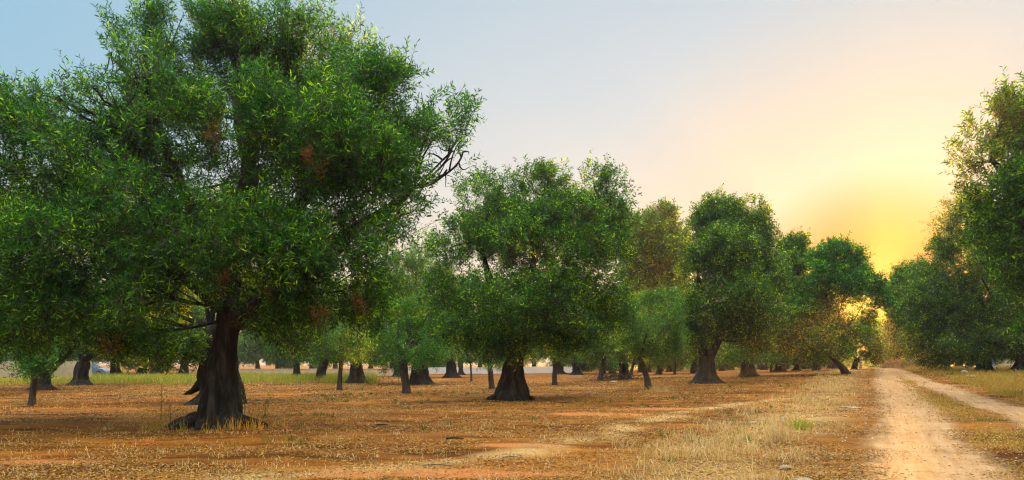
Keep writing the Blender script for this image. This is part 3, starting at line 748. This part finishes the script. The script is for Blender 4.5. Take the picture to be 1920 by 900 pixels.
# low weeds in the grove
k = 420
d = 11 + 26 * g.random(k) ** 1.2; u = 420 + 1180 * g.random(k)
cx = (u - 960) * d / F; cy = d; w_ = n2(cx, cy, .3, 41)
keep = (road_s(cx, cy) < -.7) & (w_ > .62); cx, cy = cx[keep], cy[keep]
ex = np.array([at(*q)[:2] for q in ((1437, 762), (1447, 765), (1470, 764), (1482, 766), (1285, 755), (1305, 756), (1372, 790), (1385, 814), (1440, 800), (1360, 778), (1315, 838), (1335, 840), (1370, 838), (1255, 866), (795, 806), (840, 800), (620, 790), (565, 805), (1095, 745), (1180, 750), (1060, 742), (1000, 788), (925, 778), (1420, 776), (1405, 829))])
cx = np.concatenate([cx, ex[:, 0]]); cy = np.concatenate([cy, ex[:, 1]])
P = clumps(cx, cy, 11, np.full(len(cx), .04), g)
grass_obj('green_weeds', P, .05 + .14 * g.random(len(P)), .006 + .00025 * P[:, 1], 1.2, WEED, 'low green weeds dotted over the grove floor', 'weeds', 6)
# weeds round the foot of the nearest olive
a = g.random(60) * 6.28; rr_ = .65 + .6 * g.random(60)
cx = hb[0] + np.cos(a) * rr_ * 1.1; cy = hb[1] - .05 + np.sin(a) * rr_
P = clumps(cx, cy, 12, np.full(len(cx), .06), g)
grass_obj('foot_weeds', P, .08 + .34 * g.random(len(P)) ** 1.8, .005 * np.ones(len(P)), 1.1, GOLD, 'ragged grass and weeds round the roots of the huge nearest olive', 'weeds', 7)

# fallen leaves and straw bits lying on the soil
n = 420000
d = 5.6 + 46 * g.random(n) ** 2.2; u = g.random(n) * 2100 - 90
x = (u - 960) * d / F; y = d
sl = road_s(x, y); rutm = np.maximum(np.exp(-((sl - .74) / .6) ** 4), np.exp(-((sl - rut2(x, y)) / .6) ** 4))
keep = g.random(n) > rutm * .97
red_, straw_ = soil_attrs(x, y)
keep &= (g.random(n) > red_ * .9) & (n2(x * .55, y * 1.4, 1.3, 43) + straw_ * .4 > .30 + .25 * g.random(n))
x, y, d = x[keep], y[keep], d[keep]; n = len(x)
P = np.stack([x, y, gz(x, y) + .008 + .012 * g.random(n)], 1)
a = g.random(n) * 6.28; tl = (g.random(n) - .5) * .9
D = np.stack([np.cos(a), np.sin(a), tl * .6], 1); W = unit(np.cross(D, np.stack([g.normal(size=n) * .45, g.normal(size=n) * .45, np.ones(n)], 1)))
ln = (.006 + .022 * g.random(n) ** 2 + .0008 * d)[:, None]; wd = (.002 + .004 * g.random(n) + .0004 * d)[:, None]
V = np.stack([P - D * ln, P + W * wd, P + D * ln, P - W * wd], 1).reshape(-1, 3)
o = mesh_np('leaf_litter', V, np.arange(n * 4).reshape(-1, 4), [LITTER]); tag(o, 'fallen leaves and straw bits strewn over the grove floor', 'leaf litter', kind='stuff')

# small stones in the dust of the track and on its shoulders
n = 5200
t = 6 + 44 * g.random(n) ** 1.9; sx = -1.2 + 6.2 * g.random(n)
y = -.4648 * sx + .8854 * t; x = .8854 * sx + .4648 * t
r = (.006 + .016 * g.random(n) ** 4) * (1 + .015 * t)
oc = np.array([[1, 0, 0], [.2, 1, 0], [-1, .2, 0], [0, -1, 0], [.1, 0, .8]]); an = g.random(n) * 6.28
P = np.stack([x, y, gz(x, y) + .003], 1)
rot = np.stack([np.stack([np.cos(an), -np.sin(an), 0 * an], 1), np.stack([np.sin(an), np.cos(an), 0 * an], 1), np.stack([0 * an, 0 * an, 1 + 0 * an], 1)], 1)
V = P[:, None] + np.einsum('nij,kj->nki', rot, oc) * (r[:, None] * (.7 + .6 * g.random((n, 5))))[..., None]
Tq = (np.arange(n)[:, None, None] * 5 + np.array([[0, 1, 4], [1, 2, 4], [2, 3, 4], [3, 0, 4]])).reshape(-1, 3)
GRAV = blade_mat('track_pebbles', [(.34, .22, .12), (.50, .36, .22), (.22, .13, .06), (.60, .48, .34)], 0, .9)
tag(mesh_np('gravel', V.reshape(-1, 3), Tq, [GRAV]), 'small stones scattered in the dust of the track', 'gravel', kind='stuff')

# tall single weed stalks
def stalk(u, b, hgt, label, seed, mat=GREENG, name='weed_stalk'):
    base = at(u, b); g = np.random.default_rng(seed); r = empty(name, base); tag(r, label, 'weed')
    mb = MB(); top = np.array([g.normal() * .06, g.normal() * .04, hgt]); pts = bez(np.array([0, 0, -.03]), top * .5 + np.array([.03, 0, 0]), top, 8); mb.tube(pts, np.linspace(.008, .004, 8), 5)
    for q in range(4):
        p = pts[3 + q]; e = p + np.array([g.normal() * .12, g.normal() * .1, .14]); mb.tube(bez(p, (p + e) / 2 + np.array([0, 0, .02]), e, 4), np.linspace(.004, .002, 4), 4)
    mb.build('stem', TWIG, r)
    k = 46; f = g.random(k); PP = pts[(1 + f * 6.5).astype(int)] + g.normal(size=(k, 3)) * np.array([.05, .05, .03])
    V, Q, T = blades(PP, .05 + .05 * g.random(k), .006 * np.ones(k), 1.6, g); mesh_np('leaves', V, [Q, T], [mat], r)
stalk(300, 796, .85, 'tall thin weed stalk left of the roots of the huge nearest olive', 1)
stalk(318, 800, .45, 'shorter bushy weed just beside the tall stalk at the left root of the nearest olive', 2)
stalk(492, 792, .50, 'dark bushy weed at the tip of the right root of the nearest olive', 3, WEED)
stalk(459, 785, .95, 'tall wispy weed stalk right of the trunk of the nearest olive', 4)
stalk(1871, 706, .9, 'tall green weed with a yellow head in the golden grass by the right edge', 5, WEED)
def tuft(u, b, h, n, mat, label, seed, sp=.12, name='grass_tuft'):
    base = at(u, b); g = np.random.default_rng(seed)
    P = np.stack([g.normal(size=n) * sp, g.normal(size=n) * sp, np.zeros(n) - .02], 1)
    V, Q, T = blades(P, h * (.5 + .6 * g.random(n)), np.full(n, .005), 1.1, g)
    base[2] = float(gz(base[0], base[1])); o = mesh_np(name, V, [Q, T], [mat], loc=base); tag(o, label, 'grass tuft')
tuft(1500, 806, .30, 200, GREENG, 'bright green grass tuft amid the straw left of the track', 1, .13)
tuft(1462, 830, .42, 220, STRAW, 'pale upright straw tuft in front of the bright green one', 2, .12)
tuft(1235, 735, .40, 260, STRAW, 'pale dry tuft beside the crooked young olive in the open', 3, .35)
tuft(1785, 704, .35, 120, WEED, 'small green tuft next to the pale rocks on the right bank', 4, .12)

# ------------------------------------------------------------------ stones, wood
def rock(u, b, sx, sz, label, seed, name='stone', sy=None, mat=STONE, group=None, lift=0):
    import bmesh
    base = at(u, b); base[2] = float(gz(base[0], base[1])) + lift
    g = np.random.default_rng(seed)
    bm = bmesh.new(); bmesh.ops.create_icosphere(bm, subdivisions=3, radius=1)
    V = np.array([v.co[:] for v in bm.verts])
    for _ in range(7):
        nrm = unit(g.normal(size=3)); lim = .62 + .25 * g.random(); q = V @ nrm; V = V - np.maximum(q - lim, 0)[:, None] * nrm
    V = V * (1 + .16 * (vnoise(V * 2.2 + seed, seed) - .5)[:, None]) * np.array([sx, sy or sx * .7, sz]) + np.array([0, 0, sz * .25])
    for v, c in zip(bm.verts, V): v.co = c
    me = bpy.data.meshes.new(name); bm.to_mesh(me); bm.free(); me.materials.append(mat)
    o = bpy.data.objects.new(name, me); link(o); o.location = base; o.rotation_euler.z = g.random() * .6; tag(o, label, 'stone', group)
rock(1592, 764, .34, .04, 'long flat pale stone slab at the left edge of the track', 1, 'flat_stone')
rock(1411, 794, .12, .05, 'small rounded pale stone left of the bright green tuft', 2)
rock(1328, 801, .06, .035, 'whitish pebble, left one of the pair in the leaf litter', 3)
rock(1338, 799, .05, .03, 'whitish pebble, right one of the pair in the leaf litter', 4)
rock(1472, 880, .11, .05, 'pale stone among the straw near the bottom of the verge', 5)
rock(1502, 899, .14, .03, 'flat white stone at the bottom edge beside the track', 6, 'flat_stone')
rock(1605, 877, .035, .03, 'tiny white pebble on the left shoulder of the track', 7)
rock(1818, 708, .30, .14, 'largest of the pale rocks heaped on the right bank', 8, 'rock', .3)
rock(1808, 703, .20, .20, 'upper pale rock of the heap on the right bank', 9, 'rock', .2, lift=.05)
rock(1829, 707, .17, .10, 'small pale rock at the right end of the heap on the bank', 10, 'rock', .2)
SROW = 'pale rubble stones along the right edge of the track'
for i, (u, b, w) in enumerate(((1704, 693, .16), (1716, 696, .12), (1744, 692.5, .14), (1781, 697, .18), (1789, 695, .12), (1799, 695, .2), (1814, 697, .16))):
    rock(u, b, w, w * .5, 'pale rubble stone lying in the grass before the low stone border', 20 + i, 'stone', group=SROW)
rock(1530, 700, .2, .08, 'white stone lying in the shade left of the slanting trunk', 31)
rock(1088, 706, .22, .06, 'white stone on the soil by the pair of far trunks', 32)
rock(1149, 716, .30, .07, 'pale flat stone under the brush pile', 33, 'flat_stone')
rock(832, 724, .14, .05, 'tiny white stone on the soil right of the thick dark trunk', 34)
rock(1564, 729, .12, .05, 'pale stone in the grassy verge below the slanting trunk', 35)
rock(1468, 784, .10, .045, 'rounded pale stone up the verge behind the bright green tuft', 36)

def stick(u, b, ln, r, ang, mat, label, seed):
    base = at(u, b); base[2] = float(gz(base[0], base[1])) + r
    g = np.random.default_rng(seed); c, s_ = math.cos(ang), math.sin(ang)
    pts = np.array([[-c * ln / 2, -s_ * ln / 2, 0], [-c * ln * .1, -s_ * ln * .1 + .02, .015], [c * ln / 2, s_ * ln / 2, 0]])
    mb = MB(); P_, rr2 = smooth_path(pts, [r, r * .9, r * .5], 10); mb.tube(P_, rr2, 7)
    tag(mb.build('stick', mat, loc=base, smooth=True), label, 'stick')
stick(853, 826, .30, .018, .2, BARK, 'short dark broken stick lying on the soil', 1)
stick(960, 863, .26, .014, -.1, STONE, 'pale bleached stick on the straw swath', 2)
stick(815, 876, .42, .016, .05, STONE, 'long pale bleached stick near the bottom of the red soil patch', 3)
stick(715, 797, .3, .016, .3, BARK, 'thin dark stick right of the nearest olive roots', 4)

bp = at(1150, 713); bpr = empty('brush_pile', bp); tag(bpr, 'low pile of bare brown prunings on the ground beside a thin trunk', 'brush pile')
mb = MB(); g = np.random.default_rng(3)
for i in range(70):
    c = np.array([g.normal() * .9, g.normal() * .4, .1 + .25 * g.random()]); a = g.random() * 6.28; l = .3 + .7 * g.random()
    e = np.array([math.cos(a) * l, math.sin(a) * l * .5, .12 + .35 * g.random()])
    mb.tube(bez(c - e * .5, c + g.normal(size=3) * .12, c + e, 6), np.linspace(.03 * g.random() + .012, .006, 6), 5)
mb.build('prunings', TWIG, bpr)

# ------------------------------------------------------------------ walls, car, outbuilding
PLASTER = rough_mat('old_plaster', [(.40, .34, .21), (.52, .45, .30), (.60, .53, .37)], 1.2, .3, 12)
WHITEW = rough_mat('whitewash', [(.62, .60, .56), (.74, .73, .70), (.80, .80, .78)], 1.0, .2, 10)
BEIGE = rough_mat('tufa_block', [(.52, .42, .25), (.66, .55, .36), (.74, .65, .47)], 1.5, .4, 10)
def wall(name, p0, p1, d0, d1, h, th, mat, label, cap=None, wob=.03, seed=1):
    x0, x1 = (p0 - 960) * d0 / F, (p1 - 960) * d1 / F
    n = 60; t = np.linspace(0, 1, n); X = x0 + (x1 - x0) * t; Yv = d0 + (d1 - d0) * t
    nx, ny = -(d1 - d0), (x1 - x0); q = math.hypot(nx, ny); nx, ny = nx / q, ny / q
    zt = gz(X, Yv, False) + h + (n2(X, Yv, .8, seed) - .5) * 2 * wob; zb = gz(X, Yv, False) - .3
    c = np.array([X[0], Yv[0], float(gz(X[0], Yv[0], False))])
    prof = np.stack([np.stack([X - nx * th / 2, Yv - ny * th / 2, zb], 1), np.stack([X - nx * th / 2, Yv - ny * th / 2, zt], 1), np.stack([X + nx * th / 2, Yv + ny * th / 2, zt], 1), np.stack([X + nx * th / 2, Yv + ny * th / 2, zb], 1)], 1) - c
    i = np.arange(n - 1)[:, None] * 4 + np.arange(3)[None]
    Q = np.stack([i, i + 1, i + 5, i + 4], -1).reshape(-1, 4); Q = np.concatenate([Q, [[0, 3, 2, 1], [n * 4 - 4, n * 4 - 3, n * 4 - 2, n * 4 - 1]]])
    r = empty(name, c); tag(r, label, 'wall')
    mesh_np('masonry', prof.reshape(-1, 3), Q, [mat], r)
    if cap is not None:
        mb = MB(); 
        for k in range(0, n - 1, 2):
            m = (prof[k, 1] + prof[k, 2] + prof[min(k + 2, n - 1), 1] + prof[min(k + 2, n - 1), 2]) / 4; L_ = np.linalg.norm(prof[min(k + 2, n - 1), 1] - prof[k, 1])
            mb.box(m + np.array([0, 0, .045]), (L_ - .02, th + .1, .08), math.atan2(d1 - d0, x1 - x0))
        mb.build('coping', cap, r)
    return r
wall('plastered_wall', -120, 172, 50, 56, 1.55, .3, PLASTER, 'pale greenish plastered wall at the far left, behind the low limbed olive')
wall('boundary_wall', 330, 760, 80, 86, .75, .4, BEIGE, 'low beige block wall crossing the back of the grove behind the small dark olive', BEIGE)
wall('white_wall', 740, 1090, 100, 104, .95, .3, WHITEW, 'whitewashed wall far behind the round crowned olive')
wall('stone_border', 1700, 1838, 58, 47.5, .14, .3, STONE, 'low pale stone border along the right edge of the track', wob=.015)
wall('garden_wall', 1868, 2010, 55, 52, .65, .3, BEIGE, 'low cream wall behind the root mound at the right edge')

def stone_wall(u0, u1, d, h, label, seed):
    x0, x1 = (u0 - 960) * d / F, (u1 - 960) * d / F; c = np.array([x0, d, float(gz(x0, d, False)) - .15])
    r = empty('dry_stone_wall', c); tag(r, label, 'wall'); g = np.random.default_rng(seed); mb = MB()
    z = 0
    while z < h:
        hh = .16 + .12 * g.random(); x = -.1
        while x < x1 - x0:
            w = .2 + .35 * g.random(); top = h * (1 - .75 * abs((x / (x1 - x0)) - .35))
            if z < top: mb.box((x + w / 2, g.normal() * .05, z + hh / 2), (w - .02, .55 - .1 * g.random(), hh - .015), g.normal() * .06, .88 + .1 * g.random())
            x += w
        z += hh
    mb.build('stones', REDSTONE, r)
stone_wall(1654, 1745, 66, 2.2, 'reddish dry stone wall closing the far end of the track', 4)
gp = at(1648, 692); r = MB(); r.box((0, 0, .55), (.16, .16, 1.3), 0, .92); r.box((0, 0, 1.24), (.22, .22, .08))
tag(r.build('gate_post', STONE, loc=gp + np.array([0, 3, 0])), 'slim pale stone gate post left of the dry stone wall', 'post')

shed = empty('outbuilding', ((1925 - 960) * 66 / F, 66, .8)); tag(shed, 'small bluish outbuilding glimpsed behind the trees at the right edge', 'building')
mb = MB(); mb.box((0, 0, 1.1), (5.5, 3, 2.6)); mb.build('wall', plain_mat('blue_grey_wall', (.26, .33, .38), .8), shed)
mb = MB(); mb.box((0, 0, 2.5), (5.9, 3.4, .16)); mb.build('roof', REDSTONE, shed)
wf = MB(); wf.box((-.75, -1.52, 1.25), (.9, .06, 1.0)); wfo = wf.build('window', WHITEW, shed); wp = MB(); wp.box((-.75, -1.56, 1.25), (.7, .02, .8)); wp.build('pane', plain_mat('window_glass', (.55, .6, .6), .1), wfo)
mb = MB(); mb.box((-2.0, -1.52, .85), (.9, .06, 2.0)); mb.build('door', TWIG, shed)

# parked car glimpsed under the boughs
cp = at(168, 706); car = empty('parked_car', cp, R(6)); tag(car, 'pale blue hatchback car parked beyond the yellow grass under hanging boughs', 'car')
prof = np.array([[-2.0, .28], [-2.02, .75], [-1.85, .92], [-1.6, 1.38], [-1.3, 1.46], [.1, 1.44], [.55, 1.25], [1.0, .95], [1.75, .82], [2.0, .62], [2.03, .28]])
def extrude(prof, ys, mat, name, parent, inset=None):
    k = len(prof); rows = []
    for y, sc_ in ys:
        zc = prof[:, 1].copy(); rows.append(np.stack([prof[:, 0] * (1 if sc_ == 1 else .985), np.full(k, y), zc], 1))
    V = np.concatenate(rows); n = len(ys)
    Q = [[a * k + i, a * k + (i + 1) % k, (a + 1) * k + (i + 1) % k, (a + 1) * k + i] for a in range(n - 1) for i in range(k)]
    me = bpy.data.meshes.new(name); me.from_pydata(V.tolist(), [], Q + [list(range(k))[::-1], list(range((n - 1) * k, n * k))]); me.materials.append(mat); me.update()
    o = bpy.data.objects.new(name, me); link(o, parent); return o
PAINT = plain_mat('car_paint', (.16, .30, .48), .25, 0, .6); GLASS = plain_mat('car_glass', (.02, .03, .04), .05, 0, .8); RUB = plain_mat('rubber', (.02, .02, .02), .8); ALU = plain_mat('rim_alloy', (.5, .5, .5), .35, .8)
extrude(prof, [(-.82, 0), (-.72, 1), (.72, 1), (.82, 0)], PAINT, 'body', car)
for y in (-.825, .825):
    for q in ([[-1.62, .95], [-1.45, 1.3], [-.65, 1.36], [-.65, .95]], [[-.55, .95], [-.55, 1.36], [.08, 1.35], [.72, .97]]):
        extrude(np.array(q), [(y - .008, 1), (y + .008, 1)], GLASS, 'window', car)
mb = MB(); mb.add([[.2, -.64, 1.425], [.2, .64, 1.425], [1.0, .68, .975], [1.0, -.68, .975]], [[0, 1, 2, 3]]); w_ = mb.build('windscreen', GLASS, car); w_.location = (.03, 0, .02)
for sx in (-1.25, 1.3):
    for sy in (-.78, .78):
        mb = MB(); mb.tube([[sx, sy - .1, .31], [sx, sy + .1, .31]], .31, 20); w_ = mb.build('wheel', RUB, car, smooth=False)
        mb = MB(); mb.tube([[sx, sy - .112, .31], [sx, sy + .112, .31]], .19, 16); mb.build('rim', ALU, w_)
for sy in (-.6, .6):
    mb = MB(); mb.box((2.0, sy, .66), (.08, .28, .14)); mb.build('headlight', WHITEW, car)

# ------------------------------------------------------------------ sky, sun, haze, camera
SUN_AZ, SUN_EL = math.atan2(1638 - 960, F), R(5.0)     # azimuth right of +Y
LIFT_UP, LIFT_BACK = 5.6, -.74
w = bpy.data.worlds.new('World'); SC.world = w; w.use_nodes = True
nt = w.node_tree; nt.nodes.clear()
sky = N(nt, 'ShaderNodeTexSky', sky_type='NISHITA'); sky.sun_disc = False; sky.sun_elevation = SUN_EL; sky.sun_rotation = SUN_AZ
sky.altitude = 50; sky.air_density = 1.0; sky.dust_density = 2.0; sky.ozone_density = 1.0
# the afterglow: cream to grey blue with height, golden towards the sun, the unseen sky overhead brightened as added fill light, low sky behind dimmed
tc = N(nt, 'ShaderNodeTexCoord'); dirv = tc.outputs['Generated']
sep = N(nt, 'ShaderNodeSeparateXYZ'); nt.links.new(dirv, sep.inputs[0])
def dotn(v):
    m = N(nt, 'ShaderNodeVectorMath', operation='DOT_PRODUCT'); nt.links.new(dirv, m.inputs[0]); m.inputs[1].default_value = v; return m.outputs['Value']
def mapr(src, a, b, c=0.0, d=1.0, typ='SMOOTHSTEP'):
    m = N(nt, 'ShaderNodeMapRange', interpolation_type=typ); nt.links.new(src, m.inputs[0])
    for i, v in enumerate((a, b, c, d)): m.inputs[i + 1].default_value = v
    return m.outputs[0]
low = ramp(nt, [(.0, (1.0, .80, .58)), (.13, (.98, .82, .66)), (.24, (.90, .84, .76)), (.36, (.71, .76, .79)), (.48, (.58, .69, .78)), (1.0, (.66, .62, .54))], sep.outputs['Z'])
side = mapr(dotn((-.86, .42, .28)), .45, 1.15)
skyc = mixc(nt, math_n(nt, 'MULTIPLY', side, mapr(sep.outputs['Z'], .05, .34)), low, (.22, .54, .78))
sund = dotn((math.sin(SUN_AZ), math.cos(SUN_AZ), .062))      # the glow sits a little under the sun, where the air is thickest
skyc = mixc(nt, mapr(sund, .905, .995, 0, .5), skyc, (.95, .66, .36))
skyc = mixc(nt, mapr(sund, .982, .9992, 0, .97), skyc, (.82, .23, .0))
skyc = mixc(nt, .08, skyc, mixc(nt, 1.0, sky.outputs[0], (.12, .12, .12), 'MULTIPLY'))
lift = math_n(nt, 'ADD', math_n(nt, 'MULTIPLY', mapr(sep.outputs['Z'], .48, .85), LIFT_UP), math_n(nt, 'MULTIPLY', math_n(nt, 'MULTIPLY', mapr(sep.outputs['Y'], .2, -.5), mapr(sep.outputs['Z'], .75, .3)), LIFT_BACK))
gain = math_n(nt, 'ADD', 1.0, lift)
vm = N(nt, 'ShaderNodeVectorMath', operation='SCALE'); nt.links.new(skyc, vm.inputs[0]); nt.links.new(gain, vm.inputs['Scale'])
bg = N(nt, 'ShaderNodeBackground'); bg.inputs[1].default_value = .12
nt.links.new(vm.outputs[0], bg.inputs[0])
out = N(nt, 'ShaderNodeOutputWorld'); nt.links.new(bg.outputs[0], out.inputs[0])

sl = bpy.data.lights.new('sun', 'SUN'); sl.energy = 1.7; sl.angle = R(.6); sl.color = (1, .44, .06)
so = bpy.data.objects.new('sun', sl); link(so)
from mathutils import Vector
sv = Vector((math.sin(SUN_AZ) * math.cos(SUN_EL), math.cos(SUN_AZ) * math.cos(SUN_EL), math.sin(SUN_EL)))
so.rotation_euler = sv.to_track_quat('Z', 'Y').to_euler(); so.location = sv * 50

hz_, nth, ndh, lkh = new_mat('haze_air')
pv = N(nth, 'ShaderNodeVolumePrincipled'); pv.inputs['Color'].default_value = (.95, .93, .9, 1); pv.inputs['Density'].default_value = .0007; pv.inputs['Anisotropy'].default_value = .72
ho = N(nth, 'ShaderNodeOutputMaterial'); lkh.new(pv.outputs[0], ho.inputs['Volume'])
mb = MB(); mb.box((60, 150, 6), (900, 460, 16))
tag(mb.build('haze', hz_), 'thin warm evening haze over the whole grove', 'haze', kind='stuff')

cam = bpy.data.cameras.new('camera'); co = bpy.data.objects.new('camera', cam); link(co)
cam.sensor_width = 36; cam.lens = F / 1920 * 36; cam.shift_y = (HZ - 450) / 1920; cam.clip_end = 4000; cam.clip_start = .1
co.location = (0, 0, CAM); co.rotation_euler = (R(90), 0, 0); SC.camera = co

SC.view_settings.view_transform = 'Standard'; SC.view_settings.look = 'None'; SC.view_settings.gamma = 1; SC.view_settings.use_curve_mapping = False
SC.view_settings.exposure = 3.06
SC.render.engine = 'CYCLES'
c = SC.cycles
c.use_denoising = True; c.denoising_prefilter = 'NONE'; c.filter_width = 1.2; c.use_adaptive_sampling = False
c.max_bounces = 4; c.diffuse_bounces = 2; c.glossy_bounces = 1; c.transmission_bounces = 2; c.transparent_max_bounces = 4; c.volume_bounces = 0
c.sample_clamp_indirect = 6
SC.render.resolution_x = 1024; SC.render.resolution_y = 480
